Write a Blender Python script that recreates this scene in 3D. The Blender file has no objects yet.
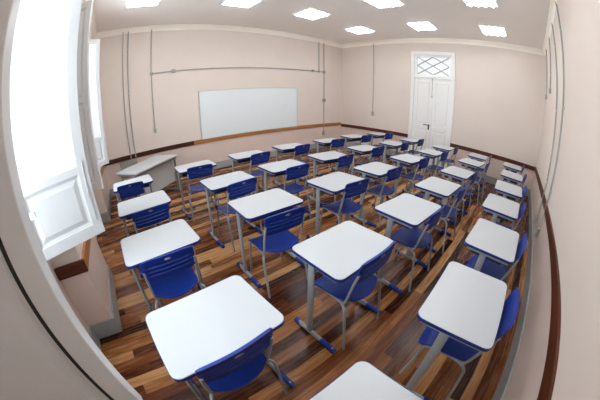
import bpy, bmesh, math, random
from mathutils import Vector, Matrix

random.seed(7)
SC = bpy.context.scene
COL = SC.collection
PI = math.pi

# ------------------------------------------------------------------ room sizes (metres)
YA = 6.36      # whiteboard wall
XB = 7.53      # door wall
YC = -0.274    # back wall
XD = -0.095    # window wall, room face of the piers
XN = -0.36     # back of the window niches
ZC = 3.72      # ceiling
RAIL_Z, RAIL_H = 0.748, 0.105
BASE_H = 0.18
WIN = [(0.79, 1.95, 0.42, 2.205), (3.42, 4.58, 3.10, 4.90)]   # opening y0,y1, niche y0,y1
SILL, HEAD = 0.98, 3.14


# ------------------------------------------------------------------ materials
def mat(name, base, rough=0.5, metallic=0.0, var=0.0, scale=8.0, bump=0.0, bscale=60.0, spec=0.5):
    m = bpy.data.materials.new(name)
    m.use_nodes = True
    nt = m.node_tree
    b = nt.nodes['Principled BSDF']
    b.inputs['Base Color'].default_value = (*base, 1)
    b.inputs['Roughness'].default_value = rough
    b.inputs['Metallic'].default_value = metallic
    b.inputs['Specular IOR Level'].default_value = spec
    tc = nt.nodes.new('ShaderNodeTexCoord')
    if var > 0:
        n = nt.nodes.new('ShaderNodeTexNoise')
        n.inputs['Scale'].default_value = scale
        n.inputs['Detail'].default_value = 4
        nt.links.new(tc.outputs['Object'], n.inputs['Vector'])
        mx = nt.nodes.new('ShaderNodeMix')
        mx.data_type = 'RGBA'
        mx.inputs[6].default_value = (*[c * (1 - var) for c in base], 1)
        mx.inputs[7].default_value = (*[min(1, c * (1 + var)) for c in base], 1)
        nt.links.new(n.outputs['Fac'], mx.inputs[0])
        nt.links.new(mx.outputs[2], b.inputs['Base Color'])
    if bump > 0:
        n2 = nt.nodes.new('ShaderNodeTexNoise')
        n2.inputs['Scale'].default_value = bscale
        n2.inputs['Detail'].default_value = 3
        nt.links.new(tc.outputs['Object'], n2.inputs['Vector'])
        bp = nt.nodes.new('ShaderNodeBump')
        bp.inputs['Strength'].default_value = bump
        bp.inputs['Distance'].default_value = 0.002
        nt.links.new(n2.outputs['Fac'], bp.inputs['Height'])
        nt.links.new(bp.outputs['Normal'], b.inputs['Normal'])
    return m


def wall_mat():
    m = mat('wall_paint', (0.7, 0.6, 0.52), 0.75, bump=0.15, bscale=40)
    nt = m.node_tree
    b = nt.nodes['Principled BSDF']
    tc = nt.nodes.new('ShaderNodeTexCoord')
    sx = nt.nodes.new('ShaderNodeSeparateXYZ')
    nt.links.new(tc.outputs['Object'], sx.inputs[0])
    gt = nt.nodes.new('ShaderNodeMath')
    gt.operation = 'GREATER_THAN'
    gt.inputs[1].default_value = RAIL_Z
    nt.links.new(sx.outputs['Z'], gt.inputs[0])
    mx = nt.nodes.new('ShaderNodeMix')
    mx.data_type = 'RGBA'
    mx.inputs[6].default_value = (*WALL_LOW, 1)     # dado paint under the rail
    mx.inputs[7].default_value = (*WALL_UP, 1)      # paint above the rail
    nt.links.new(gt.outputs[0], mx.inputs[0])
    n = nt.nodes.new('ShaderNodeTexNoise')
    n.inputs['Scale'].default_value = 1.3
    n.inputs['Detail'].default_value = 5
    nt.links.new(tc.outputs['Object'], n.inputs['Vector'])
    rm = nt.nodes.new('ShaderNodeMapRange')
    rm.inputs['To Min'].default_value = 0.95
    rm.inputs['To Max'].default_value = 1.05
    nt.links.new(n.outputs['Fac'], rm.inputs['Value'])
    ml = nt.nodes.new('ShaderNodeMix')
    ml.data_type = 'RGBA'
    ml.blend_type = 'MULTIPLY'
    ml.inputs[0].default_value = 1
    nt.links.new(mx.outputs[2], ml.inputs[6])
    nt.links.new(rm.outputs['Result'], ml.inputs[7])
    nt.links.new(ml.outputs[2], b.inputs['Base Color'])
    return m


def math_node(nt, op, a, b=None):
    n = nt.nodes.new('ShaderNodeMath')
    n.operation = op
    for i, v in enumerate((a, b)):
        if v is None:
            continue
        if isinstance(v, (int, float)):
            n.inputs[i].default_value = v
        else:
            nt.links.new(v, n.inputs[i])
    return n.outputs[0]


def floor_mat(W=0.092, L=1.7):
    m = bpy.data.materials.new('plank_floor')
    m.use_nodes = True
    nt = m.node_tree
    b = nt.nodes['Principled BSDF']
    tc = nt.nodes.new('ShaderNodeTexCoord')
    sx = nt.nodes.new('ShaderNodeSeparateXYZ')
    nt.links.new(tc.outputs['Object'], sx.inputs[0])
    yr = math_node(nt, 'DIVIDE', sx.outputs['Y'], W)
    row = math_node(nt, 'FLOOR', yr)
    wn = nt.nodes.new('ShaderNodeTexWhiteNoise')
    wn.noise_dimensions = '1D'
    nt.links.new(row, wn.inputs['W'])
    xo = math_node(nt, 'ADD', math_node(nt, 'DIVIDE', sx.outputs['X'], L), math_node(nt, 'MULTIPLY', wn.outputs['Value'], 7.0))
    col = math_node(nt, 'FLOOR', xo)
    cv = nt.nodes.new('ShaderNodeCombineXYZ')
    nt.links.new(row, cv.inputs[0])
    nt.links.new(col, cv.inputs[1])
    w2 = nt.nodes.new('ShaderNodeTexWhiteNoise')
    w2.noise_dimensions = '2D'
    nt.links.new(cv.outputs[0], w2.inputs['Vector'])
    # grain stretched along the boards, shifted per board
    gv = nt.nodes.new('ShaderNodeCombineXYZ')
    nt.links.new(math_node(nt, 'MULTIPLY', sx.outputs['X'], 2.2), gv.inputs[0])
    nt.links.new(math_node(nt, 'MULTIPLY', sx.outputs['Y'], 26.0), gv.inputs[1])
    nt.links.new(math_node(nt, 'MULTIPLY', w2.outputs['Value'], 37.0), gv.inputs[2])
    g = nt.nodes.new('ShaderNodeTexNoise')
    g.inputs['Scale'].default_value = 1.6
    g.inputs['Detail'].default_value = 7
    g.inputs['Distortion'].default_value = 0.6
    nt.links.new(gv.outputs[0], g.inputs['Vector'])
    tone = math_node(nt, 'ADD', w2.outputs['Value'],
                     math_node(nt, 'MULTIPLY', math_node(nt, 'SUBTRACT', g.outputs['Fac'], 0.5), 0.55))
    cr = nt.nodes.new('ShaderNodeValToRGB')
    e = cr.color_ramp.elements
    stops = FLOOR_STOPS
    e[0].position, e[0].color = stops[0][0], (*stops[0][1], 1)
    e[1].position, e[1].color = stops[-1][0], (*stops[-1][1], 1)
    for p, c in stops[1:-1]:
        k = e.new(p)
        k.color = (*c, 1)
    nt.links.new(tone, cr.inputs[0])
    # seams
    fy = math_node(nt, 'ABSOLUTE', math_node(nt, 'SUBTRACT', math_node(nt, 'FRACT', yr), 0.5))
    fx = math_node(nt, 'ABSOLUTE', math_node(nt, 'SUBTRACT', math_node(nt, 'FRACT', xo), 0.5))
    seam = math_node(nt, 'MAXIMUM', math_node(nt, 'GREATER_THAN', fy, 0.488), math_node(nt, 'GREATER_THAN', fx, 0.4988))
    mx = nt.nodes.new('ShaderNodeMix')
    mx.data_type = 'RGBA'
    nt.links.new(math_node(nt, 'MULTIPLY', seam, 0.7), mx.inputs[0])
    nt.links.new(cr.outputs[0], mx.inputs[6])
    mx.inputs[7].default_value = (0.02, 0.01, 0.006, 1)
    nt.links.new(mx.outputs[2], b.inputs['Base Color'])
    b.inputs['Roughness'].default_value = 0.24
    rg = nt.nodes.new('ShaderNodeMapRange')
    b.inputs['Specular IOR Level'].default_value = 0.27
    rg.inputs['To Min'].default_value = 0.20
    rg.inputs['To Max'].default_value = 0.34
    nt.links.new(g.outputs['Fac'], rg.inputs['Value'])
    nt.links.new(rg.outputs['Result'], b.inputs['Roughness'])
    bp = nt.nodes.new('ShaderNodeBump')
    bp.inputs['Strength'].default_value = 0.25
    bp.inputs['Distance'].default_value = 0.002
    nt.links.new(math_node(nt, 'SUBTRACT', 1.0, seam), bp.inputs['Height'])
    nt.links.new(bp.outputs['Normal'], b.inputs['Normal'])
    return m


def wood_mat(name, dark, light, rough=0.35):
    """varnished rail wood, grain running along local X / Y alike"""
    m = mat(name, dark, rough)
    nt = m.node_tree
    b = nt.nodes['Principled BSDF']
    b.inputs['Specular IOR Level'].default_value = 0.3
    tc = nt.nodes.new('ShaderNodeTexCoord')
    mp = nt.nodes.new('ShaderNodeMapping')
    mp.inputs['Scale'].default_value = (1.2, 1.2, 28)
    nt.links.new(tc.outputs['Object'], mp.inputs['Vector'])
    n = nt.nodes.new('ShaderNodeTexNoise')
    n.inputs['Scale'].default_value = 2.0
    n.inputs['Detail'].default_value = 6
    nt.links.new(mp.outputs[0], n.inputs['Vector'])
    cr = nt.nodes.new('ShaderNodeValToRGB')
    cr.color_ramp.elements[0].position = 0.3
    cr.color_ramp.elements[0].color = (*dark, 1)
    cr.color_ramp.elements[1].position = 0.7
    cr.color_ramp.elements[1].color = (*light, 1)
    nt.links.new(n.outputs['Fac'], cr.inputs[0])
    nt.links.new(cr.outputs[0], b.inputs['Base Color'])
    return m


def emit_mat(name, col, strength):
    m = bpy.data.materials.new(name)
    m.use_nodes = True
    nt = m.node_tree
    nt.nodes.clear()
    o = nt.nodes.new('ShaderNodeOutputMaterial')
    e = nt.nodes.new('ShaderNodeEmission')
    e.inputs[0].default_value = (*col, 1)
    e.inputs[1].default_value = strength
    nt.links.new(e.outputs[0], o.inputs[0])
    return m


def frosted_glass(name='frosted_glass', col=(0.97, 0.98, 0.99)):
    """white frosted window film: scatters daylight from both faces"""
    m = bpy.data.materials.new(name)
    m.use_nodes = True
    nt = m.node_tree
    nt.nodes.clear()
    o = nt.nodes.new('ShaderNodeOutputMaterial')
    d = nt.nodes.new('ShaderNodeBsdfDiffuse')
    d.inputs[0].default_value = (*col, 1)
    t = nt.nodes.new('ShaderNodeBsdfTranslucent')
    t.inputs[0].default_value = (*col, 1)
    x = nt.nodes.new('ShaderNodeMixShader')
    x.inputs[0].default_value = 0.25
    nt.links.new(d.outputs[0], x.inputs[1])
    nt.links.new(t.outputs[0], x.inputs[2])
    g = nt.nodes.new('ShaderNodeBsdfGlossy')
    g.inputs['Roughness'].default_value = 0.15
    x2 = nt.nodes.new('ShaderNodeMixShader')
    x2.inputs[0].default_value = 0.06
    nt.links.new(x.outputs[0], x2.inputs[1])
    nt.links.new(g.outputs[0], x2.inputs[2])
    nt.links.new(x2.outputs[0], o.inputs[0])
    return m


WALL_UP = (0.735, 0.645, 0.585)
WALL_LOW = (0.68, 0.555, 0.495)
FLOOR_STOPS = [(0.0, (0.028, 0.007, 0.003)), (0.20, (0.062, 0.015, 0.005)), (0.40, (0.120, 0.033, 0.010)),
               (0.60, (0.185, 0.062, 0.018)), (0.80, (0.31, 0.130, 0.044)), (1.0, (0.47, 0.250, 0.105))]
M = dict(
    wall=wall_mat(),
    ceiling=mat('ceiling_paint', (0.94, 0.90, 0.855), 0.85, var=0.02, scale=1.5),
    crown=mat('cornice_paint', (0.95, 0.90, 0.81), 0.6, var=0.02),
    bars=mat('backlit_bar_grey', (0.42, 0.40, 0.375), 0.5),
    casew=mat('casement_paint', (0.56, 0.57, 0.58), 0.4, var=0.02, scale=3),
    base=mat('baseboard_grey_paint', (0.32, 0.33, 0.33), 0.45, var=0.05),
    floor=floor_mat(),
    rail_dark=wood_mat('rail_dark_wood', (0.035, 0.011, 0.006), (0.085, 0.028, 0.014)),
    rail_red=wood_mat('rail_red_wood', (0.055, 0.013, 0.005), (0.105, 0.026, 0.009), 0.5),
    rail_lit_gold=wood_mat('rail_lit_golden_wood', (0.28, 0.115, 0.034), (0.44, 0.20, 0.068)),  # golden tone puts the brighter light on the rail into its colour
    white=mat('white_gloss_paint', (0.68, 0.69, 0.70), 0.35, var=0.02, scale=3),
    tsteel=mat('dark_grey_steel', (0.20, 0.205, 0.20), 0.4, var=0.03), tray=mat('shaded_blue_tray', (0.004, 0.009, 0.05), 0.5), gap_shade=mat('black_gap_shade', (0.015, 0.013, 0.012), 0.6),
    door=mat('white_door_paint', (0.86, 0.86, 0.84), 0.4, var=0.015, scale=2),
    frost=frosted_glass(), frost_door=frosted_glass('frosted_door_glass', (0.86, 0.87, 0.88)),
    lam=mat('white_laminate', (0.48, 0.505, 0.53), 0.32, var=0.012, scale=5),
    lamgrey=mat('light_grey_laminate', (0.47, 0.48, 0.49), 0.35, var=0.012, scale=5),
    bluep=mat('blue_plastic', (0.005, 0.026, 0.215), 0.42, var=0.06, scale=6, bump=0.08, bscale=300, spec=0.3),
    blueedge=mat('blue_edge_band', (0.006, 0.022, 0.15), 0.4, var=0.05, spec=0.3),
    steel=mat('grey_painted_steel', (0.29, 0.31, 0.325), 0.38, var=0.03),
    emblem=mat('grey_emblem', (0.22, 0.25, 0.33), 0.4),
    panel=mat('grey_modesty_panel', (0.47, 0.48, 0.47), 0.45, var=0.02),
    board=mat('whiteboard_enamel', (0.80, 0.86, 0.885), 0.22, var=0.008, scale=2),
    alu=mat('aluminium', (0.55, 0.56, 0.57), 0.35, metallic=0.6),
    conduit=mat('grey_conduit', (0.36, 0.355, 0.345), 0.45, var=0.05, scale=4),
    plate=mat('white_plastic', (0.75, 0.75, 0.73), 0.4),
    darkmetal=mat('dark_metal', (0.10, 0.095, 0.085), 0.4, metallic=0.5),
    boxgrey=mat('grey_box_paint', (0.30, 0.30, 0.29), 0.5, var=0.04),
    fix=mat('white_lamp_enamel', (0.85, 0.85, 0.85), 0.35),
    louver=mat('louver_aluminium', (0.5, 0.5, 0.5), 0.4, metallic=0.0),
    tube=emit_mat('lit_tube', (0.94, 0.98, 1.0), 28.0),
)


# ------------------------------------------------------------------ mesh helpers
def box(bm, x0, x1, y0, y1, z0, z1, bev=0.0):
    x0, x1 = min(x0, x1), max(x0, x1)
    y0, y1 = min(y0, y1), max(y0, y1)
    z0, z1 = min(z0, z1), max(z0, z1)
    r = bmesh.ops.create_cube(bm, size=1.0)
    vs = r['verts']
    for v in vs:
        v.co = Vector(((x0 + x1) / 2 + v.co.x * (x1 - x0), (y0 + y1) / 2 + v.co.y * (y1 - y0), (z0 + z1) / 2 + v.co.z * (z1 - z0)))
    if bev > 0:
        es = list({e for v in vs for e in v.link_edges})
        bmesh.ops.bevel(bm, geom=es, offset=bev, segments=2, affect='EDGES', profile=0.5)
    return vs


def tube(bm, pts, r, n=8, caps=True, ry=None):
    pts = [Vector(p) for p in pts]
    rings = []
    prev = None
    for i, p in enumerate(pts):
        a = pts[max(i - 1, 0)]
        c = pts[min(i + 1, len(pts) - 1)]
        t = (c - a).normalized()
        if prev is None:
            u = t.cross(Vector((0, 0, 1)))
            if u.length < 0.1:
                u = t.cross(Vector((0, 1, 0)))
            u.normalize()
        else:
            u = prev - t * prev.dot(t)
            u.normalize()
        prev = u
        w = t.cross(u)
        rings.append([bm.verts.new(p + u * (r * math.cos(2 * PI * k / n)) + w * ((ry or r) * math.sin(2 * PI * k / n))) for k in range(n)])
    for a, c in zip(rings, rings[1:]):
        for k in range(n):
            bm.faces.new((a[k], a[(k + 1) % n], c[(k + 1) % n], c[k]))
    if caps:
        bm.faces.new(list(reversed(rings[0])))
        bm.faces.new(rings[-1])


def fillet(pts, r, n=5):
    """round the inner corners of a polyline"""
    pts = [Vector(p) for p in pts]
    out = [pts[0]]
    for a, b, c in zip(pts, pts[1:], pts[2:]):
        d1 = (a - b)
        d2 = (c - b)
        rr = min(r, d1.length * 0.49, d2.length * 0.49)
        p0 = b + d1.normalized() * rr
        p1 = b + d2.normalized() * rr
        for k in range(n + 1):
            t = k / n
            out.append(p0 * (1 - t) ** 2 + b * 2 * t * (1 - t) + p1 * t * t)
    out.append(pts[-1])
    return out


def rrect(w, d, r, n=6):
    pts = []
    for cx, cy, a0 in ((w / 2 - r, d / 2 - r, 0), (-w / 2 + r, d / 2 - r, 90), (-w / 2 + r, -d / 2 + r, 180), (w / 2 - r, -d / 2 + r, 270)):
        for k in range(n + 1):
            a = math.radians(a0 + 90 * k / n)
            pts.append((cx + r * math.cos(a), cy + r * math.sin(a)))
    return pts


def prism(bm, pts, z0, z1, inset=0.0):
    """vertical prism of a convex outline; a small chamfer at the top when inset > 0"""
    def ring(z, s=0.0):
        out = []
        for x, y in pts:
            l = math.hypot(x, y)
            out.append(bm.verts.new((x - x / l * s, y - y / l * s, z)))
        return out
    rs = [ring(z0), ring(z1 - inset)]
    if inset > 0:
        rs.append(ring(z1, inset))
    n = len(pts)
    for a, b in zip(rs, rs[1:]):
        for k in range(n):
            bm.faces.new((a[k], a[(k + 1) % n], b[(k + 1) % n], b[k]))
    bm.faces.new(list(reversed(rs[0])))
    bm.faces.new(rs[-1])


def panel_relief(bm, w, h, y_face, sgn, depth, bev, x0, z0):
    """a raised-and-fielded panel: a recessed channel then a raised field, on the face y=y_face"""
    def rect(i, y):
        return [bm.verts.new((x0 + i, y, z0 + i)), bm.verts.new((x0 + w - i, y, z0 + i)),
                bm.verts.new((x0 + w - i, y, z0 + h - i)), bm.verts.new((x0 + i, y, z0 + h - i))]
    rs = [rect(0, y_face), rect(bev * 0.6, y_face - sgn * depth), rect(bev * 1.0, y_face - sgn * depth),
          rect(bev * 2.2, y_face - sgn * depth * 0.1)]
    for a, b in zip(rs, rs[1:]):
        for k in range(4):
            bm.faces.new((a[k], a[(k + 1) % 4], b[(k + 1) % 4], b[k]))
    bm.faces.new(rs[-1])


def build(name, bm, m, parent=None, loc=(0, 0, 0), rz=0.0, smooth=False, ang=35):
    bmesh.ops.recalc_face_normals(bm, faces=bm.faces)
    me = bpy.data.meshes.new(name)
    bm.to_mesh(me)
    bm.free()
    for k in (m if isinstance(m, (list, tuple)) else [m]):
        me.materials.append(k)
    if smooth:
        for p in me.polygons:
            p.use_smooth = True
        me.set_sharp_from_angle(angle=math.radians(ang))
    o = bpy.data.objects.new(name, me)
    COL.objects.link(o)
    o.location = loc
    o.rotation_euler = (0, 0, rz)
    if parent is not None:
        o.parent = parent
    return o


def empty(name, loc=(0, 0, 0), rz=0.0, parent=None):
    o = bpy.data.objects.new(name, None)
    o.empty_display_size = 0.1
    COL.objects.link(o)
    o.location = loc
    o.rotation_euler = (0, 0, rz)
    if parent is not None:
        o.parent = parent
    return o


def tag(o, label, cat, group=None):
    o['label'] = label
    o['category'] = cat
    if group:
        o['group'] = group
    return o


def structure(o):
    o['kind'] = 'structure'
    return o


def copy_tree(o, parent=None):
    c = o.copy()
    COL.objects.link(c)
    if parent is not None:
        c.parent = parent
    for ch in list(o.children):
        copy_tree(ch, c)
    return c


B = bmesh.new

# ------------------------------------------------------------------ the shell
bm = B(); box(bm, XD - 0.6, XB + 0.25, YC - 0.2, YA + 0.2, -0.12, 0)
structure(build('floor', bm, M['floor']))
bm = B(); box(bm, XD - 0.6, XB + 0.25, YC - 0.2, YA + 0.2, ZC, ZC + 0.15)
structure(build('ceiling', bm, M['ceiling']))
bm = B(); box(bm, XD - 0.6, XB + 0.25, YA, YA + 0.2, 0, ZC)
structure(build('wall_front', bm, M['wall']))
bm = B(); box(bm, XD - 0.6, XB + 0.25, YC - 0.2, YC, 0, ZC)
structure(build('wall_back', bm, M['wall']))
# door wall, with the doorway left open
DY0, DY1, DZ = 2.285, 3.655, 3.32
bm = B()
box(bm, XB, XB + 0.22, YC, DY0 + 0.04, 0, ZC)
box(bm, XB, XB + 0.22, DY1 - 0.04, YA, 0, ZC)
box(bm, XB, XB + 0.22, DY0 + 0.04, DY1 - 0.04, DZ - 0.04, ZC)
structure(build('wall_right', bm, M['wall']))
# window wall: piers, the thin parapets in the niches, lintels
bm = B()
XO = XD - 0.45
ys = [YC] + [v for w in WIN for v in (w[2], w[3])] + [YA]
for a, b in zip(ys[0::2], ys[1::2]):
    box(bm, XO, XD, a, b, 0, ZC)
for (o0, o1, n0, n1) in WIN:
    box(bm, XO, XD, n0, n1, HEAD + 0.13, ZC)
    box(bm, XO, XN, n0, o0, 0, HEAD + 0.13)
    box(bm, XO, XN, o1, n1, 0, HEAD + 0.13)
    box(bm, XO, XN, o0, o1, 0, SILL)
    box(bm, XO, XN, o0, o1, HEAD, HEAD + 0.13)
structure(build('wall_left', bm, M['wall']))


def strip(bm, p0, p1, nrm, z0, z1, t, bev):
    """a board along a wall from p0 to p1, sticking out by t along nrm"""
    (xa, ya), (xb, yb) = p0, p1
    box(bm, min(xa, xb, xa + nrm[0] * t, xb + nrm[0] * t), max(xa, xb, xa + nrm[0] * t, xb + nrm[0] * t),
        min(ya, yb, ya + nrm[1] * t, yb + nrm[1] * t), max(ya, yb, ya + nrm[1] * t, yb + nrm[1] * t), z0, z1, bev)


RZ0, RZ1 = RAIL_Z - RAIL_H / 2, RAIL_Z + RAIL_H / 2
RT = 0.025
RAILA = 0.028     # the rail sits a little higher along the whiteboard wall
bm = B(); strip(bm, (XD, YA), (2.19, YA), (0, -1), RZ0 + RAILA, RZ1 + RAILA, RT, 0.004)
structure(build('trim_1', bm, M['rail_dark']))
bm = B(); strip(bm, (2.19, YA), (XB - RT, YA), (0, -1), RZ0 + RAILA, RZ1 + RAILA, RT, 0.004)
structure(build('trim_2', bm, M['rail_lit_gold']))
bm = B(); strip(bm, (XB, YC), (XB, DY0), (-1, 0), RZ0 - 0.02, RZ1 - 0.02, RT, 0.004)
structure(build('trim_3', bm, M['rail_red']))
bm = B(); strip(bm, (XB, DY1), (XB, YA - RT), (-1, 0), RZ0 - 0.02, RZ1 - 0.02, RT, 0.004)
structure(build('trim_4', bm, M['rail_red']))
bm = B(); strip(bm, (XD, YC), (XB - RT, YC), (0, 1), RZ0, RZ1, RT, 0.004)
structure(build('trim_5', bm, M['rail_red']))
# rails on the piers of the window wall, returning into the niches; the lit room faces get a brighter colour
tn = 6
for i, (a, b) in enumerate(zip(ys[0::2], ys[1::2])):
    bm = B(); strip(bm, (XD, a if i else a + RT), (XD, b if i < 2 else b - RT), (1, 0), RZ0, RZ1, RT, 0.004)
    structure(build('trim_%d' % tn, bm, M['rail_lit_gold'])); tn += 1
    if i > 0:
        bm = B(); strip(bm, (XN, a), (XD + RT, a), (0, -1), RZ0, RZ1, RT, 0.004)
        structure(build('trim_%d' % tn, bm, M['rail_red'])); tn += 1
    if i < 2:
        bm = B(); strip(bm, (XN, b), (XD + RT, b), (0, 1), RZ0, RZ1, RT, 0.004)
        structure(build('trim_%d' % tn, bm, M['rail_red'])); tn += 1

BT = 0.018
bm = B(); strip(bm, (XD, YA), (XB, YA), (0, -1), 0, BASE_H, BT, 0.003)
structure(build('baseboard_front', bm, M['base']))
bm = B()
strip(bm, (XB, YC), (XB, DY0), (-1, 0), 0, BASE_H, BT, 0.003)
strip(bm, (XB, DY1), (XB, YA), (-1, 0), 0, BASE_H, BT, 0.003)
structure(build('baseboard_right', bm, M['base']))
bm = B(); strip(bm, (XD, YC), (XB, YC), (0, 1), 0, BASE_H, BT, 0.003)
structure(build('baseboard_back', bm, M['base']))
bm = B()
for i, (a, b) in enumerate(zip(ys[0::2], ys[1::2])):
    strip(bm, (XD, a), (XD, b), (1, 0), 0, BASE_H, BT, 0.003)
    if i > 0:
        strip(bm, (XN, a), (XD + BT, a), (0, -1), 0, BASE_H, BT, 0.003)
    if i < 2:
        strip(bm, (XN, b), (XD + BT, b), (0, 1), 0, BASE_H, BT, 0.003)
for w in WIN:
    strip(bm, (XN, w[2]), (XN, w[3]), (1, 0), 0, BASE_H, BT, 0.003)
structure(build('baseboard_left', bm, M['base']))

# cornice: a coved strip swept round the room
bm = B()
prof = [(0, ZC - 0.125), (0.012, ZC - 0.125), (0.018, ZC - 0.105), (0.030, ZC - 0.075), (0.052, ZC - 0.045), (0.080, ZC - 0.022), (0.085, ZC), (0, ZC)]
cor = [(XD, YC, 1, 1), (XB, YC, -1, 1), (XB, YA, -1, -1), (XD, YA, 1, -1)]
rings = [[bm.verts.new((x + sx * d, y + sy * d, z)) for d, z in prof] for x, y, sx, sy in cor]
for a, b in zip(rings, rings[1:] + rings[:1]):
    for k in range(len(prof)):
        bm.faces.new((a[k], a[(k + 1) % len(prof)], b[(k + 1) % len(prof)], b[k]))
structure(build('trim_%d' % tn, bm, M['crown'])); tn += 1

# ------------------------------------------------------------------ the door
door = structure(empty('door_1', (XB, (DY0 + DY1) / 2, 0)))
hw = (DY1 - DY0) / 2
FW = 0.105
bm = B()
for s in (-1, 1):
    box(bm, -0.035, 0.16, s * hw, s * (hw - FW), 0, DZ, 0.006)
box(bm, -0.035, 0.16, -hw + FW, hw - FW, DZ - FW, DZ, 0.006)
box(bm, -0.03, 0.12, -hw + FW, hw - FW, 2.53, 2.60, 0.005)
build('door_frame', bm, M['door'], door)
ih = hw - FW
bm = B()
for y0, y1, z0, z1 in ((-ih, ih, 2.60, 2.63), (-ih, ih, 3.16, 3.215), (-ih, -ih + 0.08, 2.63, 3.16), (ih - 0.08, ih, 2.63, 3.16)):
    box(bm, 0.0, 0.05, y0, y1, z0, z1, 0.004)
ts = build('transom_sash', bm, M['door'], door)
gy0, gy1, gz0, gz1 = -ih + 0.08, ih - 0.08, 2.63, 3.16
bm = B()                                                     # diamond lattice of glazing bars
gw, gh = gy1 - gy0, gz1 - gz0
def clip_bar(ya, za, yb, zb):
    tube(bm, [(0.016, ya, za), (0.016, yb, zb)], 0.018, 6)
gyc, gzc = (gy0 + gy1) / 2, (gz0 + gz1) / 2
clip_bar(gy0, gz0, gy1, gz1); clip_bar(gy0, gz1, gy1, gz0)
clip_bar(gy0, gzc, gyc, gz0); clip_bar(gyc, gz0, gy1, gzc)
clip_bar(gy1, gzc, gyc, gz1); clip_bar(gyc, gz1, gy0, gzc)
build('glazing_bars', bm, M['bars'], ts)  # white bars coloured grey, their backlit shade painted in
bm = B(); box(bm, 0.028, 0.033, gy0, gy1, gz0, gz1)
build('transom_glass', bm, M['frost_door'], door)


def door_leaf(y0, y1):
    bm = B()
    box(bm, 0.012, 0.055, y0, y1, 0.01, 2.525, 0.003)
    w = y1 - y0
    for z0, h in ((0.16, 0.80), (1.02, 0.10), (1.22, 1.20)):
        # framed panels: mitred raised moulding with a lower field
        a = [(y0 + 0.09, z0), (y1 - 0.09, z0), (y1 - 0.09, z0 + h), (y0 + 0.09, z0 + h)]
        for off, x in ((0, None),):
            cy, cz = (y0 + y1) / 2, z0 + h / 2
            rs = []
            for ins, xx in ((0, 0.012), (0.012, 0.0), (0.028, 0.001), (0.036, 0.022)):
                rs.append([bm.verts.new((xx, yy + (ins if yy < cy else -ins), zz + (ins if zz < cz else -ins))) for yy, zz in a])
            for r0, r1 in zip(rs, rs[1:]):
                for k in range(4):
                    bm.faces.new((r0[k], r0[(k + 1) % 4], r1[(k + 1) % 4], r1[k]))
    return bm


l1 = build('door_leaf', door_leaf(-ih, -0.004), M['door'], door)
l2 = build('door_leaf', door_leaf(0.004, ih), M['door'], door)
bm = B(); box(bm, -0.006, 0.012, -0.02, 0.02, 0.02, 2.52, 0.004)
build('meeting_strip', bm, M['door'], l1)
bm = B()
box(bm, -0.004, 0.012, 0.010, 0.070, 1.02, 1.18, 0.003)
tube(bm, fillet([(0.0, 0.04, 1.155), (-0.05, 0.04, 1.155), (-0.05, 0.20, 1.155)], 0.02), 0.014, 8)
build('handle', bm, M['darkmetal'], l2, smooth=True)
bm = B()
tube(bm, [(-0.016, 0.0, 1.98), (-0.016, 0.0, 2.54)], 0.008, 6)
box(bm, -0.02, -0.004, -0.02, 0.02, 1.96, 2.02, 0.003)
box(bm, -0.02, -0.004, -0.018, 0.018, 2.46, 2.53, 0.003)
build('bolt', bm, M['alu'], l1)
for z in (0.35, 1.25, 2.2):
    bm = B(); tube(bm, [(0.0, -ih - 0.004, z - 0.05), (0.0, -ih - 0.004, z + 0.05)], 0.011, 8)
    build('hinge', bm, M['alu'], l1, smooth=True)

# ------------------------------------------------------------------ windows (casements and shutters stand open into the room)


def leaf_frame_bm(w, z0, z1, panel_h, stile=0.075, t=0.036, solid=False, sgn=1):
    """a leaf along local +x from its hinge at 0, thickness centred on y=0"""
    bm = B()
    h = t / 2
    box(bm, 0, stile, -h, h, z0, z1, 0.003)
    box(bm, w - stile, w, -h, h, z0, z1, 0.003)
    rails = [z0, z0 + 0.08, z0 + panel_h, z0 + panel_h + 0.05, z1 - 0.08, z1]
    for a, b in zip(rails[0::2], rails[1::2]):
        box(bm, stile, w - stile, -h, h, a, b, 0.002)
    return bm


def panel_bm(w, z0, z1, stile, t):
    bm = B()
    x0, x1 = stile, w - stile
    hw_, hh = (x1 - x0), (z1 - z0)
    rings = []
    for ins, y in ((0.0, t * 0.5 - 0.010), (0.018, t * 0.5 - 0.016), (0.024, t * 0.5 - 0.016), (0.055, t * 0.5 - 0.004)):
        rings.append((ins, y))
    def rect(ins, y):
        return [bm.verts.new((x0 + ins, y, z0 + ins)), bm.verts.new((x1 - ins, y, z0 + ins)),
                bm.verts.new((x1 - ins, y, z1 - ins)), bm.verts.new((x0 + ins, y, z1 - ins))]
    f = [rect(i, y) for i, y in rings]
    b = [rect(i, -y) for i, y in rings]
    for R_ in (f, b):
        for a, c in zip(R_, R_[1:]):
            for k in range(4):
                bm.faces.new((a[k], a[(k + 1) % 4], c[(k + 1) % 4], c[k]))
        bm.faces.new(R_[-1])
    for k in range(4):
        bm.faces.new((f[0][k], f[0][(k + 1) % 4], b[0][(k + 1) % 4], b[0][k]))
    return bm


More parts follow.
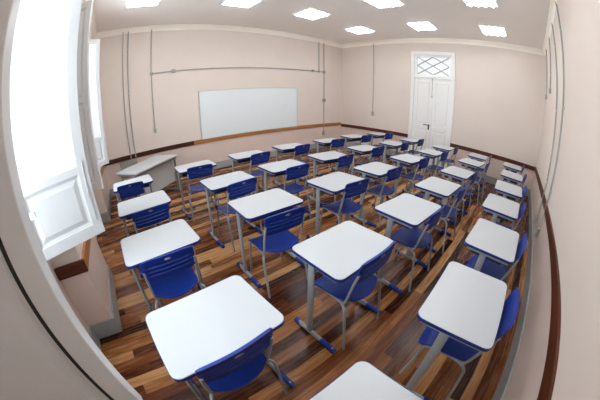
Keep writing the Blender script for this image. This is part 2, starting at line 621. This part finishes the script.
def casement(parent, hinge, ang, w, z0, z1):
    """glazed casement: panel below, frosted pane above"""
    lf = build('casement', leaf_frame_bm(w, z0, z1, 0.42, 0.075), M['casew'], parent, hinge, ang)
    build('casement_panel', panel_bm(w, z0 + 0.08, z0 + 0.42, 0.075, 0.036), M['casew'], lf)
    bm = B(); box(bm, 0.075, w - 0.075, -0.003, 0.003, z0 + 0.47, z1 - 0.08)
    build('pane', bm, M['frost'], lf)
    bm = B()
    for s in (-1, 1):                                        # small stay latch on the hinge stile, bolt on the free one
        tube(bm, [(w - 0.035, s * 0.022, z0 + 0.10), (w - 0.035, s * 0.022, z0 + 0.50)], 0.006, 6)
        box(bm, w - 0.05, w - 0.02, s * 0.018, s * 0.026, z0 + 0.25, z0 + 0.30, 0.002)
    build('bolt', bm, M['alu'], lf)
    bm = B()
    vs = rrect(0.07, 0.045, 0.02, 4)
    prism(bm, vs, -0.024, 0.024)
    bmesh.ops.rotate(bm, verts=bm.verts, cent=(0, 0, 0), matrix=Matrix.Rotation(PI / 2, 3, 'X'))
    bmesh.ops.translate(bm, verts=bm.verts, vec=(0.085, 0, z0 + 0.30))
    build('catch', bm, M['plate'], lf, smooth=True)
    for z in (z0 + 0.25, (z0 + z1) / 2, z1 - 0.25):
        bm = B(); tube(bm, [(-0.006, 0.0, z - 0.05), (-0.006, 0.0, z + 0.05)], 0.010, 8)
        build('hinge', bm, M['alu'], lf, smooth=True)
    return lf


def shutter(parent, hinge, ang, w, z0, z1, lean=0.0):
    """solid panelled shutter"""
    off = -1.7 * math.sin(lean)                                # an old leaf, sagging a little on its hinges
    lf = build('shutter', leaf_frame_bm(w, z0, z1, 0.95, 0.062, 0.045), M['white'], parent,
               (hinge[0] + off * math.cos(ang), hinge[1] + off * math.sin(ang), hinge[2]), ang)
    lf.rotation_euler = (0, lean, ang)
    bm = B()
    for a, b in ((0.062, 0.071), (w - 0.071, w - 0.062)):
        box(bm, a, b, -0.0235, 0.0235, z0 + 0.005, z1 - 0.005)
    if w < 0.55:
        bm.clear(); box(bm, 0.062, 0.070, -0.02, 0.02, z0 + 0.08, z1 - 0.08)
    build('gap_shade', bm, M['gap_shade'], lf)  # black strip paints the shade of the open gap beside the panel
    build('shutter_panel', panel_bm(w, z0 + 0.08, z0 + 0.95, 0.072, 0.045), M['white'], lf)
    build('shutter_panel', panel_bm(w, z0 + 1.0, z1 - 0.08, 0.072, 0.045), M['white'], lf)
    for z in (z0 + 0.25, (z0 + z1) / 2, z1 - 0.25):
        bm = B(); tube(bm, [(-0.006, 0.0, z - 0.05), (-0.006, 0.0, z + 0.05)], 0.010, 8)
        build('hinge', bm, M['alu'], lf, smooth=True)
    return lf


LEAVES = [
    # window 1: near shutter (hinge, free end), far casement
    ((-0.30, 0.795), (0.274, 0.831), (-0.333, 1.925), (0.208, 2.100)),
    ((-0.33, 3.43), (0.150, 3.265), (-0.33, 4.57), (0.158, 4.875)),
]
for wi, ((o0, o1, n0, n1), (sh, sf, ch, cf)) in enumerate(zip(WIN, LEAVES)):
    win = structure(empty('window_%d' % (wi + 1), (0, 0, 0)))
    bm = B()
    xa, xb = XN - 0.07, XN + 0.012
    for y0, y1, z0, z1 in ((o0, o0 + 0.05, SILL, HEAD), (o1 - 0.05, o1, SILL, HEAD), (o0, o1, SILL, SILL + 0.05), (o0, o1, HEAD - 0.05, HEAD)):
        box(bm, xa, xb, y0, y1, z0, z1, 0.004)
    build('window_frame', bm, M['white'], win)
    bm = B(); box(bm, XN - 0.08, XN + 0.05, o0 - 0.05, o1 + 0.05, SILL - 0.035, SILL, 0.005)
    build('window_sill', bm, M['white'], win)
    d = (Vector(sf) - Vector(sh)); shutter(win, (*sh, 0), math.atan2(d.y, d.x), d.length, SILL + 0.02, HEAD - 0.04, 0.035 if wi == 0 else 0.0)
    d = (Vector(cf) - Vector(ch)); casement(win, (*ch, 0), math.atan2(d.y, d.x), d.length, SILL + 0.02, HEAD - 0.04)

# ------------------------------------------------------------------ whiteboard
wb = tag(empty('whiteboard', (3.92, YA, 0.815)), 'large blank whiteboard hung above the wooden chair rail', 'whiteboard')
bm = B(); box(bm, -1.505, 1.505, -0.022, -0.004, 0.01, 1.195)
build('writing_surface', bm, M['board'], wb)
bm = B()
for x0, x1, z0, z1 in ((-1.52, 1.52, 0, 0.016), (-1.52, 1.52, 1.189, 1.205), (-1.52, -1.503, 0.016, 1.189), (1.503, 1.52, 0.016, 1.189)):
    box(bm, x0, x1, -0.028, 0, z0, z1, 0.002)
build('board_frame', bm, M['alu'], wb)

# ------------------------------------------------------------------ student desk
HT = 0.76


def make_desk():
    root = empty('student_desk')
    ol = rrect(0.602, 0.452, 0.046, 7)
    bm = B(); prism(bm, ol, HT - 0.020, HT, 0.0025)
    top = build('tabletop', bm, M['lam'], root)
    bm = B()
    o2 = rrect(0.608, 0.458, 0.049, 7)
    n = len(ol)
    ra = [bm.verts.new((x, y, HT - 0.002)) for x, y in ol]
    rb = [bm.verts.new((x, y, HT - 0.003)) for x, y in o2]
    rc = [bm.verts.new((x, y, HT - 0.023)) for x, y in o2]
    rd = [bm.verts.new((x, y, HT - 0.023)) for x, y in ol]
    for a, b in ((ra, rb), (rb, rc), (rc, rd), (rd, ra)):
        for k in range(n):
            bm.faces.new((a[k], a[(k + 1) % n], b[(k + 1) % n], b[k]))
    eb = build('edge_band', bm, M['blueedge'], top)
    eb['label'] = 'blue edge band'
    bm = B()                                                    # book tray open towards the pupil
    z0, z1 = HT - 0.095, HT - 0.022
    x, y0, y1, t = 0.235, -0.13, 0.15, 0.004
    box(bm, -x, x, y0, y1, z0, z0 + t)
    box(bm, -x, -x + t, y0, y1, z0 + t, z1)
    box(bm, x - t, x, y0, y1, z0 + t, z1)
    box(bm, -x + t, x - t, y1 - t, y1, z0 + t, z1)
    box(bm, -x, x, y0 - 0.004, y0 + t, z0 + t, z0 + 0.02, 0.002)
    tr = build('book_tray', bm, M['tray'], root)  # blue tray coloured darker to hold the shade under the top
    tr['label'] = 'blue book tray, darkened for shade'
    for s in (-1, 1):
        bm = B()
        xs = s * 0.272
        # oval upright, leaning slightly
        pts = [(xs + s * 0.010, 0.030, 0.045), (xs, 0.040, HT - 0.045)]
        tube(bm, pts, 0.0145, 14, ry=0.030)
        box(bm, xs - 0.016, xs + 0.016, -0.19, 0.19, HT - 0.050, HT - 0.0235, 0.005)
        tube(bm, [(xs + s * 0.010, -0.235, 0.031), (xs + s * 0.010, -0.02, 0.034), (xs + s * 0.010, 0.175, 0.031)], 0.018, 10, ry=0.021)
        lg = build('leg', bm, M['steel'], root, smooth=True)
        for ya, yb in ((-0.257, -0.105), (0.140, 0.198)):
            bm = B()
            pts = [(xs + s * 0.010, ya, 0.024), (xs + s * 0.010, ya + 0.01, 0.027), (xs + s * 0.010, (ya + yb) / 2, 0.029), (xs + s * 0.010, yb, 0.031)]
            tube(bm, pts, 0.0225, 10, ry=0.0245)
            fc = build('foot_cap', bm, M['bluep'], lg, smooth=True)
            fc['label'] = 'blue plastic foot cap'
    bm = B()
    tube(bm, [(-0.262, 0.05, HT - 0.13), (0.262, 0.05, HT - 0.13)], 0.013, 8, ry=0.02)
    build('crossbar', bm, M['steel'], root, smooth=True)
    return root


# ------------------------------------------------------------------ student chair (origin on the floor under the seat centre, facing +y)


def make_chair():
    root = empty('student_chair')
    # seat shell
    bm = B()
    nu, nv = 18, 18
    grid = []
    for j in range(nv + 1):
        row = []
        for i in range(nu + 1):
            u, v = -1 + 2 * i / nu, -1 + 2 * j / nv
            # soft corners; the rear edge bows out in the middle and is narrower than the front
            x = u * math.sqrt(max(0, 1 - 0.20 * v ** 6)) * (0.193 + 0.008 * v)
            y = 0.022 + v * math.sqrt(max(0, 1 - 0.14 * u ** 4)) * 0.190
            if v < 0:
                y -= 0.040 * v * v * (1 - u * u)
            z = 0.446 + 0.012 * (u * u) * (1 - 0.4 * v) - 0.006 * (1 - u * u)
            if v > 0.45:
                z -= 0.055 * ((v - 0.45) / 0.55) ** 2.2
            if v < -0.5:
                z += 0.012 * ((-v - 0.5) / 0.5) ** 2
            row.append(bm.verts.new((x, y, z)))
        grid.append(row)
    for j in range(nv):
        for i in range(nu):
            bm.faces.new((grid[j][i], grid[j][i + 1], grid[j + 1][i + 1], grid[j + 1][i]))
    bmesh.ops.recalc_face_normals(bm, faces=bm.faces)
    bmesh.ops.solidify(bm, geom=list(bm.faces), thickness=0.010)
    build('seat', bm, M['bluep'], root, smooth=True, ang=50)
    # backrest shell: concave towards the pupil, three moulded grooves on its back
    bm = B()
    nu, nv = 20, 36
    rows = {}
    for side in (0, 1):
        g = []
        for j in range(nv + 1):
            row = []
            for i in range(nu + 1):
                u, v = -1 + 2 * i / nu, -1 + 2 * j / nv
                x = u * math.sqrt(max(0, 1 - 0.10 * v ** 8)) * 0.194
                z = 0.742 + v * math.sqrt(max(0, 1 - 0.16 * u ** 8)) * 0.090 + 0.006 * (1 - u * u) * (1 if v > 0 else 0.2) * abs(v)
                y = -0.205 + 0.016 * (u * u - 1) - 0.018 * v
                th = 0.016
                if side == 1:
                    y -= th
                    y += 0.006 * max(0, abs(u) - 0.9) / 0.1
                    for c in (-0.42, -0.02, 0.36):
                        dz = abs(v - c) / 0.11
                        if dz < 1 and abs(u) < 0.86:
                            y += 0.013 * (1 - dz * dz)
                row.append(bm.verts.new((x, y, z)))
            g.append(row)
        rows[side] = g
        for j in range(nv):
            for i in range(nu):
                bm.faces.new((g[j][i], g[j][i + 1], g[j + 1][i + 1], g[j + 1][i]))
    f, b = rows[0], rows[1]
    for i in range(nu):
        for j in (0, nv):
            bm.faces.new((f[j][i], f[j][i + 1], b[j][i + 1], b[j][i]))
    for j in range(nv):
        for i in (0, nu):
            bm.faces.new((f[j][i], f[j + 1][i], b[j + 1][i], b[j][i]))
    br = build('backrest', bm, M['bluep'], root, smooth=True, ang=40)
    bm = B()                                                    # moulded oval emblem, top centre of the back
    prism(bm, [(0.022 * math.cos(a * PI / 8), 0.009 * math.sin(a * PI / 8)) for a in range(16)], 0, 0.004)
    bmesh.ops.rotate(bm, verts=bm.verts, cent=(0, 0, 0), matrix=Matrix.Rotation(PI / 2 + 0.17, 3, 'X'))
    bmesh.ops.translate(bm, verts=bm.verts, vec=(0, -0.2515, 0.810))
    em = build('emblem', bm, M['emblem'], br)
    em['label'] = 'small grey oval emblem'
    for s in (-1, 1):
        bm = B()
        tube(bm, fillet([(s * 0.222, -0.232, 0.0), (s * 0.210, -0.168, 0.412), (s * 0.180, -0.125, 0.420), (s * 0.168, -0.04, 0.420)], 0.055, 6), 0.0105, 9)
        build('leg', bm, M['steel'], root, smooth=True)
        bm = B()
        tube(bm, fillet([(s * 0.192, 0.195, 0.0), (s * 0.176, 0.150, 0.420), (s * 0.168, 0.0, 0.420)], 0.05, 6), 0.0105, 9)
        build('leg', bm, M['steel'], root, smooth=True)
        bm = B()
        tube(bm, fillet([(s * 0.174, -0.06, 0.422), (s * 0.186, -0.140, 0.430), (s * 0.190, -0.190, 0.64), (s * 0.186, -0.216, 0.74)], 0.05, 6), 0.0100, 9)
        build('back_post', bm, M['steel'], root, smooth=True)
    bm = B()
    for s in (-1, 1):
        tube(bm, [(s * 0.168, -0.045, 0.420), (s * 0.168, 0.01, 0.420)], 0.0108, 8)
    for y in (-0.07, 0.07):
        tube(bm, [(-0.168, y, 0.420), (0.168, y, 0.420)], 0.009, 8)
    build('seat_frame', bm, M['steel'], root, smooth=True)
    return root


DESKS = {(1, 1): (0.502, 4.113, 0.024), (1, 2): (0.564, 3.133, 0.024), (1, 3): (0.569, 2.184, 0.046), (1, 4): (0.627, 1.232, 0.042),
         (1, 5): (0.717, 0.417, -0.016), (2, 1): (1.531, 4.155, -0.025), (2, 2): (1.634, 3.118, -0.002), (2, 3): (1.62, 2.241, -0.035),
         (2, 4): (1.621, 1.262, -0.01), (2, 5): (1.704, 0.376, 0.046), (3, 1): (2.504, 4.165, -0.087), (3, 2): (2.516, 3.151, -0.043),
         (3, 3): (2.59, 2.201, 0.011), (3, 4): (2.562, 1.238, -0.053), (3, 5): (2.606, 0.372, -0.025), (4, 1): (3.468, 4.204, -0.114),
         (4, 2): (3.453, 3.14, -0.112), (4, 3): (3.461, 2.199, -0.006), (4, 4): (3.493, 1.261, -0.038), (4, 5): (3.56, 0.401, -0.025),
         (5, 1): (4.53, 4.167, -0.124), (5, 2): (4.504, 3.17, -0.092), (5, 3): (4.512, 2.2, -0.083), (5, 4): (4.495, 1.259, -0.054),
         (5, 5): (4.481, 0.368, 0.024), (6, 1): (5.561, 4.237, -0.135), (6, 2): (5.615, 3.136, -0.026), (6, 3): (5.598, 2.162, -0.068),
         (6, 4): (5.656, 1.249, -0.089), (6, 5): (5.557, 0.356, -0.03), (7, 1): (6.646, 4.169, -0.092), (7, 2): (6.646, 3.152, -0.025),
         (7, 3): (6.634, 2.198, 0.002), (7, 4): (6.646, 1.279, 0.023), (7, 5): (6.644, 0.388, -0.01)}
# offset of the backrest ends from the desk centre, and turn of the chair in degrees
CHAIRS = {(1, 1): (-.01, -.325, -8), (1, 2): (.03, -.42, 3), (1, 3): (.01, -.35, 0), (1, 4): (-.005, -.255, 3),
          (2, 1): (0, -.36, -7), (2, 2): (0, -.37, 5), (2, 3): (-.05, -.41, -4), (2, 4): (.018, -.258, 0), (2, 5): (.02, -.265, 1),
          (3, 1): (.03, -.36, 4), (3, 2): (-.02, -.35, 0), (3, 3): (.03, -.29, -5), (3, 4): (.03, -.275, -1), (3, 5): (.0, -.265, -1),
          (4, 1): (0, -.36, 4), (4, 2): (-.01, -.36, 2), (4, 3): (0, -.29, -3),
          (4, 5): (0, -.265, 0), (5, 5): (0, -.265, 1), (6, 5): (0, -.265, 0), (7, 5): (0, -.265, 0), (6, 1): (.05, -.36, -5)}
COLN = {1: 'first', 2: 'second', 3: 'third', 4: 'fourth', 5: 'fifth', 6: 'sixth', 7: 'seventh'}
ROWN = {1: 'front row nearest the whiteboard', 2: 'second row from the whiteboard', 3: 'third row from the whiteboard',
        4: 'fourth row from the whiteboard', 5: 'back row along the wall'}
proto_d = make_desk()
proto_c = make_chair()
bpy.context.view_layer.update()
first_d = first_c = True
for (i, j), (x, y, a) in DESKS.items():
    d = proto_d if first_d else copy_tree(proto_d)
    first_d = False
    d.location = (x, y, 0)
    d.rotation_euler = (0, 0, a)
    tag(d, 'white desk with blue edge, %s from the windows in the %s' % (COLN[i], ROWN[j]), 'desk', 'student desks in rows')
    if (i, j) == (1, 5):
        continue
    dx, dy, ya = CHAIRS.get((i, j), (random.uniform(-.01, .015), -.315 + random.uniform(-.025, .025), math.degrees(a) + random.uniform(-2, 2)))
    c = proto_c if first_c else copy_tree(proto_c)
    first_c = False
    c.location = (x + dx, y + dy + 0.22, 0)
    c.rotation_euler = (0, 0, math.radians(ya))
    tag(c, 'blue plastic chair at the desk %s from windows, %s' % (COLN[i], ROWN[j]), 'chair', 'blue student chairs')

# ------------------------------------------------------------------ teacher's table
tt = tag(empty('teacher_table', (0.885, 5.225, 0), math.radians(39.5)), "long pale grey teacher's table standing askew in the corner by the windows", 'table')
bm = B(); prism(bm, rrect(1.22, 0.62, 0.03, 5), 0.735, 0.76, 0.003)
build('tabletop', bm, M['lamgrey'], tt)
for s in (-1, 1):
    bm = B()
    xs = s * 0.575
    tube(bm, [(xs, -0.21, 0.04), (xs, -0.21, 0.71)], 0.016, 12, ry=0.028)
    tube(bm, [(xs, 0.16, 0.04), (xs, 0.16, 0.71)], 0.016, 12, ry=0.028)
    box(bm, xs - 0.018, xs + 0.018, -0.27, 0.27, 0.700, 0.7345, 0.005)
    box(bm, xs - 0.022, xs + 0.022, -0.29, 0.29, 0.0, 0.042, 0.008)
    build('leg', bm, M['tsteel'], tt, smooth=True)
bm = B(); box(bm, -0.557, 0.557, -0.275, -0.245, 0.690, 0.7345, 0.004)
build('rail', bm, M['tsteel'], tt)
bm = B(); box(bm, -0.558, 0.558, -0.165, -0.147, 0.22, 0.700, 0.003)
build('modesty_panel', bm, M['panel'], tt)

# ------------------------------------------------------------------ ceiling lights


def make_light():
    root = empty('ceiling_light')
    S = 0.30
    bm = B()
    z = 0.0
    box(bm, -S, S, -S, S, -0.012, 0)
    for x0, x1, y0, y1 in ((-S, S, -S, -S + 0.02), (-S, S, S - 0.02, S), (-S, -S + 0.02, -S + 0.02, S - 0.02), (S - 0.02, S, -S + 0.02, S - 0.02)):
        box(bm, x0, x1, y0, y1, -0.030, -0.012)
    build('housing', bm, M['fix'], root)
    for k in range(4):
        y = -0.21 + 0.14 * k
        bm = B(); tube(bm, [(-S + 0.03, y, -0.040), (S - 0.03, y, -0.040)], 0.0165, 8)
        build('tube', bm, M['tube'], root, smooth=True)
    bm = B()
    for k in range(3):
        y = -0.14 + 0.14 * k
        box(bm, -S + 0.02, S - 0.02, y - 0.005, y + 0.005, -0.064, -0.045)
    for k in range(7):
        x = -S + 0.02 + (2 * S - 0.04) * (k + 1) / 8
        box(bm, x - 0.0035, x + 0.0035, -S + 0.02, S - 0.02, -0.0642, -0.0560)
    build('louver', bm, M['louver'], root)
    return root


pl = make_light()
bpy.context.view_layer.update()
LIGHTS = [(0.88, 4.72, 'ceiling light nearest the window corner, in the line along the whiteboard'),
          (2.68, 4.60, 'ceiling light second from the windows in the line along the whiteboard'),
          (4.36, 4.52, 'ceiling light third from the windows in the line along the whiteboard'),
          (6.12, 4.52, 'ceiling light fourth from the windows in the line along the whiteboard'),
          (0.88, 2.80, 'added unseen ceiling light nearest the windows in the middle line of lights'),  # this and the next are unseen, added for the room's light
          (2.68, 2.80, 'added unseen ceiling light second from the windows in the middle line of lights'),
          (4.56, 2.82, 'ceiling light third from the windows in the middle line of lights'),
          (6.26, 2.76, 'ceiling light nearest the door in the middle line of lights'),
          (0.88, 1.05, 'added unseen ceiling light nearest the windows in the line along the back wall'),  # two more out of view, continuing the grid to light the room
          (2.68, 1.05, 'added unseen ceiling light second from the windows in the line along the back wall'),
          (4.75, 1.05, 'ceiling light third from the windows in the line along the back wall'),
          (6.44, 1.04, 'ceiling light nearest the door wall in the line along the back wall')]
for n, (x, y, lab) in enumerate(LIGHTS):
    o = pl if n == 0 else copy_tree(pl)
    o.location = (x, y, ZC)
    tag(o, lab, 'ceiling light', 'fluorescent ceiling lights')

# ------------------------------------------------------------------ conduits


def clip_ring(bm, p, axis, r=0.017, l=0.02):
    p = Vector(p)
    d = Vector(axis) * l / 2
    tube(bm, [p - d, p + d], r, 10)


def conduit(name, loc, paths, boxes, label, nrm, clips=True, r=0.0125):
    """surface conduit on a wall; paths and boxes in local coords with y pointing out of the wall"""
    ang = math.atan2(nrm[1], nrm[0]) - PI / 2
    root = empty(name, loc, ang)
    tag(root, label, 'conduit')
    for pts in paths:
        bm = B(); tube(bm, fillet([(x, 0.020, z) for x, z in pts], 0.05), r, 9)
        build('pipe', bm, M['conduit'], root, smooth=True)
        if clips:
            (xa, za), (xb, zb) = pts[0], pts[-1]
            L_ = math.hypot(xb - xa, zb - za)
            n = max(2, int(L_ / 0.9))
            for k in range(n):
                t = (k + 0.5) / n
                ax = ((xb - xa) / L_, 0, (zb - za) / L_)
                bm = B()
                clip_ring(bm, (xa + (xb - xa) * t, 0.020, za + (zb - za) * t), ax)
                build('clip', bm, M['alu'], root, smooth=True)
    for x, z, w, h, m in boxes:
        bm = B(); box(bm, x - w / 2, x + w / 2, 0.001, 0.05, z - h / 2, z + h / 2, 0.006)
        build('junction_box', bm, M[m], root)
    return root


ZT = ZC
# whiteboard wall: local +x points towards -X (nrm = -y turns the frame half round)
def A(x): return -x
nA = (0, -1)
conduit('electrical_conduit', (0, YA, 0), [[(A(0.60), ZT), (A(0.60), 0.66)]], [], 'grey vertical conduit nearest the window corner on the whiteboard wall', nA)
conduit('electrical_conduit', (0, YA, 0), [[(A(0.72), ZT), (A(0.72), 0.66)]], [], 'grey vertical conduit beside the corner one, rising behind the teacher\'s table', nA)
conduit('electrical_conduit', (0, YA, 0),
        [[(A(1.27), ZT), (A(1.27), 1.26)], [(A(1.27), 2.565), (A(6.60), 2.60)], [(A(6.37), ZT), (A(6.37), 2.62)], [(A(6.60), ZT), (A(6.60), 0.45)]],
        [(A(1.27), 1.24, 0.055, 0.09, 'conduit'), (A(1.27), 2.56, 0.07, 0.07, 'conduit'), (A(1.80), 2.57, 0.09, 0.08, 'conduit'),
         (A(6.10), 2.60, 0.09, 0.07, 'conduit'), (A(6.37), 2.60, 0.06, 0.06, 'conduit'), (A(6.60), 2.60, 0.10, 0.09, 'conduit'),
         (A(6.60), 1.63, 0.12, 0.11, 'boxgrey'), (A(6.60), 0.50, 0.10, 0.12, 'conduit')],
        'joined grey conduit run with junction boxes passing above the whiteboard', nA)
bm = B(); box(bm, 0.30, 0.73, YA - 0.09, YA, 0.40, 0.705, 0.006)
wbx = tag(build('wall_box', bm, M['boxgrey']), "grey metal box on the wall behind the teacher's table", 'box')
conduit('electrical_conduit', (XB, 0, 0), [[(5.0, ZT), (5.0, 1.30)]], [(5.0, 1.26, 0.06, 0.14, 'conduit')], 'grey drop conduit on the door wall ending above the rail', (-1, 0))
nC = (0, 1)
conduit('electrical_conduit', (0, YC, 0), [[(4.38, ZT), (4.30, 1.8), (4.05, 0.44)]], [(4.05, 0.42, 0.07, 0.12, 'conduit')], 'back wall conduit running to the floor, farther from the door wall', nC, r=0.014)
conduit('electrical_conduit', (0, YC, 0), [[(5.30, ZT), (4.95, 1.8), (4.62, 0.44)]], [(4.62, 0.40, 0.07, 0.12, 'conduit')], 'back wall conduit running to the floor, nearer the door wall', nC, r=0.014)
conduit('electrical_conduit', (0, YC, 0), [[(6.08, ZT), (6.15, 2.56)]], [(6.15, 2.53, 0.06, 0.10, 'conduit')], 'short back wall drop conduit, next to the long pair', nC, r=0.014)
conduit('electrical_conduit', (0, YC, 0), [[(6.98, ZT), (6.98, 2.52)]], [(6.98, 2.49, 0.06, 0.10, 'conduit')], 'short back wall drop conduit closest to the door wall corner', nC, r=0.014)

# ------------------------------------------------------------------ daylight
w = bpy.data.worlds.new('overcast_day')
SC.world = w
w.use_nodes = True
nt = w.node_tree
bg = nt.nodes['Background']
bg.inputs[0].default_value = (0.84, 0.94, 1.0, 1)
bg.inputs[1].default_value = 4.6

# ------------------------------------------------------------------ camera: 15 mm full-frame fisheye
cam = bpy.data.cameras.new('camera')
co = bpy.data.objects.new('camera', cam)
COL.objects.link(co)
cam.type = 'PANO'
cam.sensor_fit = 'HORIZONTAL'
cam.sensor_width = 36.0
cam.sensor_height = 24.0
cam.clip_start = 0.01
cam.panorama_type = 'FISHEYE_LENS_POLYNOMIAL'
cam.fisheye_fov = math.radians(220)
cam.fisheye_polynomial_k0 = 0.0
cam.fisheye_polynomial_k1 = -0.066606141
cam.fisheye_polynomial_k2 = -2.6898389e-05
cam.fisheye_polynomial_k3 = -1.4019732e-07
cam.fisheye_polynomial_k4 = -1.274298e-07
R = [[0.761131, -0.648565, -0.006574], [0.262172, 0.298373, 0.917736], [0.59325, 0.700241, -0.397137]]
mw = Matrix(((R[0][0], R[1][0], -R[2][0], 0.4879), (R[0][1], R[1][1], -R[2][1], 0.3947), (R[0][2], R[1][2], -R[2][2], 1.6969), (0, 0, 0, 1)))
co.matrix_world = mw
SC.camera = co

SC.view_settings.view_transform = 'Standard'
SC.view_settings.look = 'None'
SC.view_settings.exposure = 0.60
SC.view_settings.gamma = 1.0
SC.view_settings.use_curve_mapping = False
SC.cycles.use_denoising = True
SC.cycles.max_bounces = 10
SC.cycles.diffuse_bounces = 6
SC.cycles.sample_clamp_indirect = 8.0
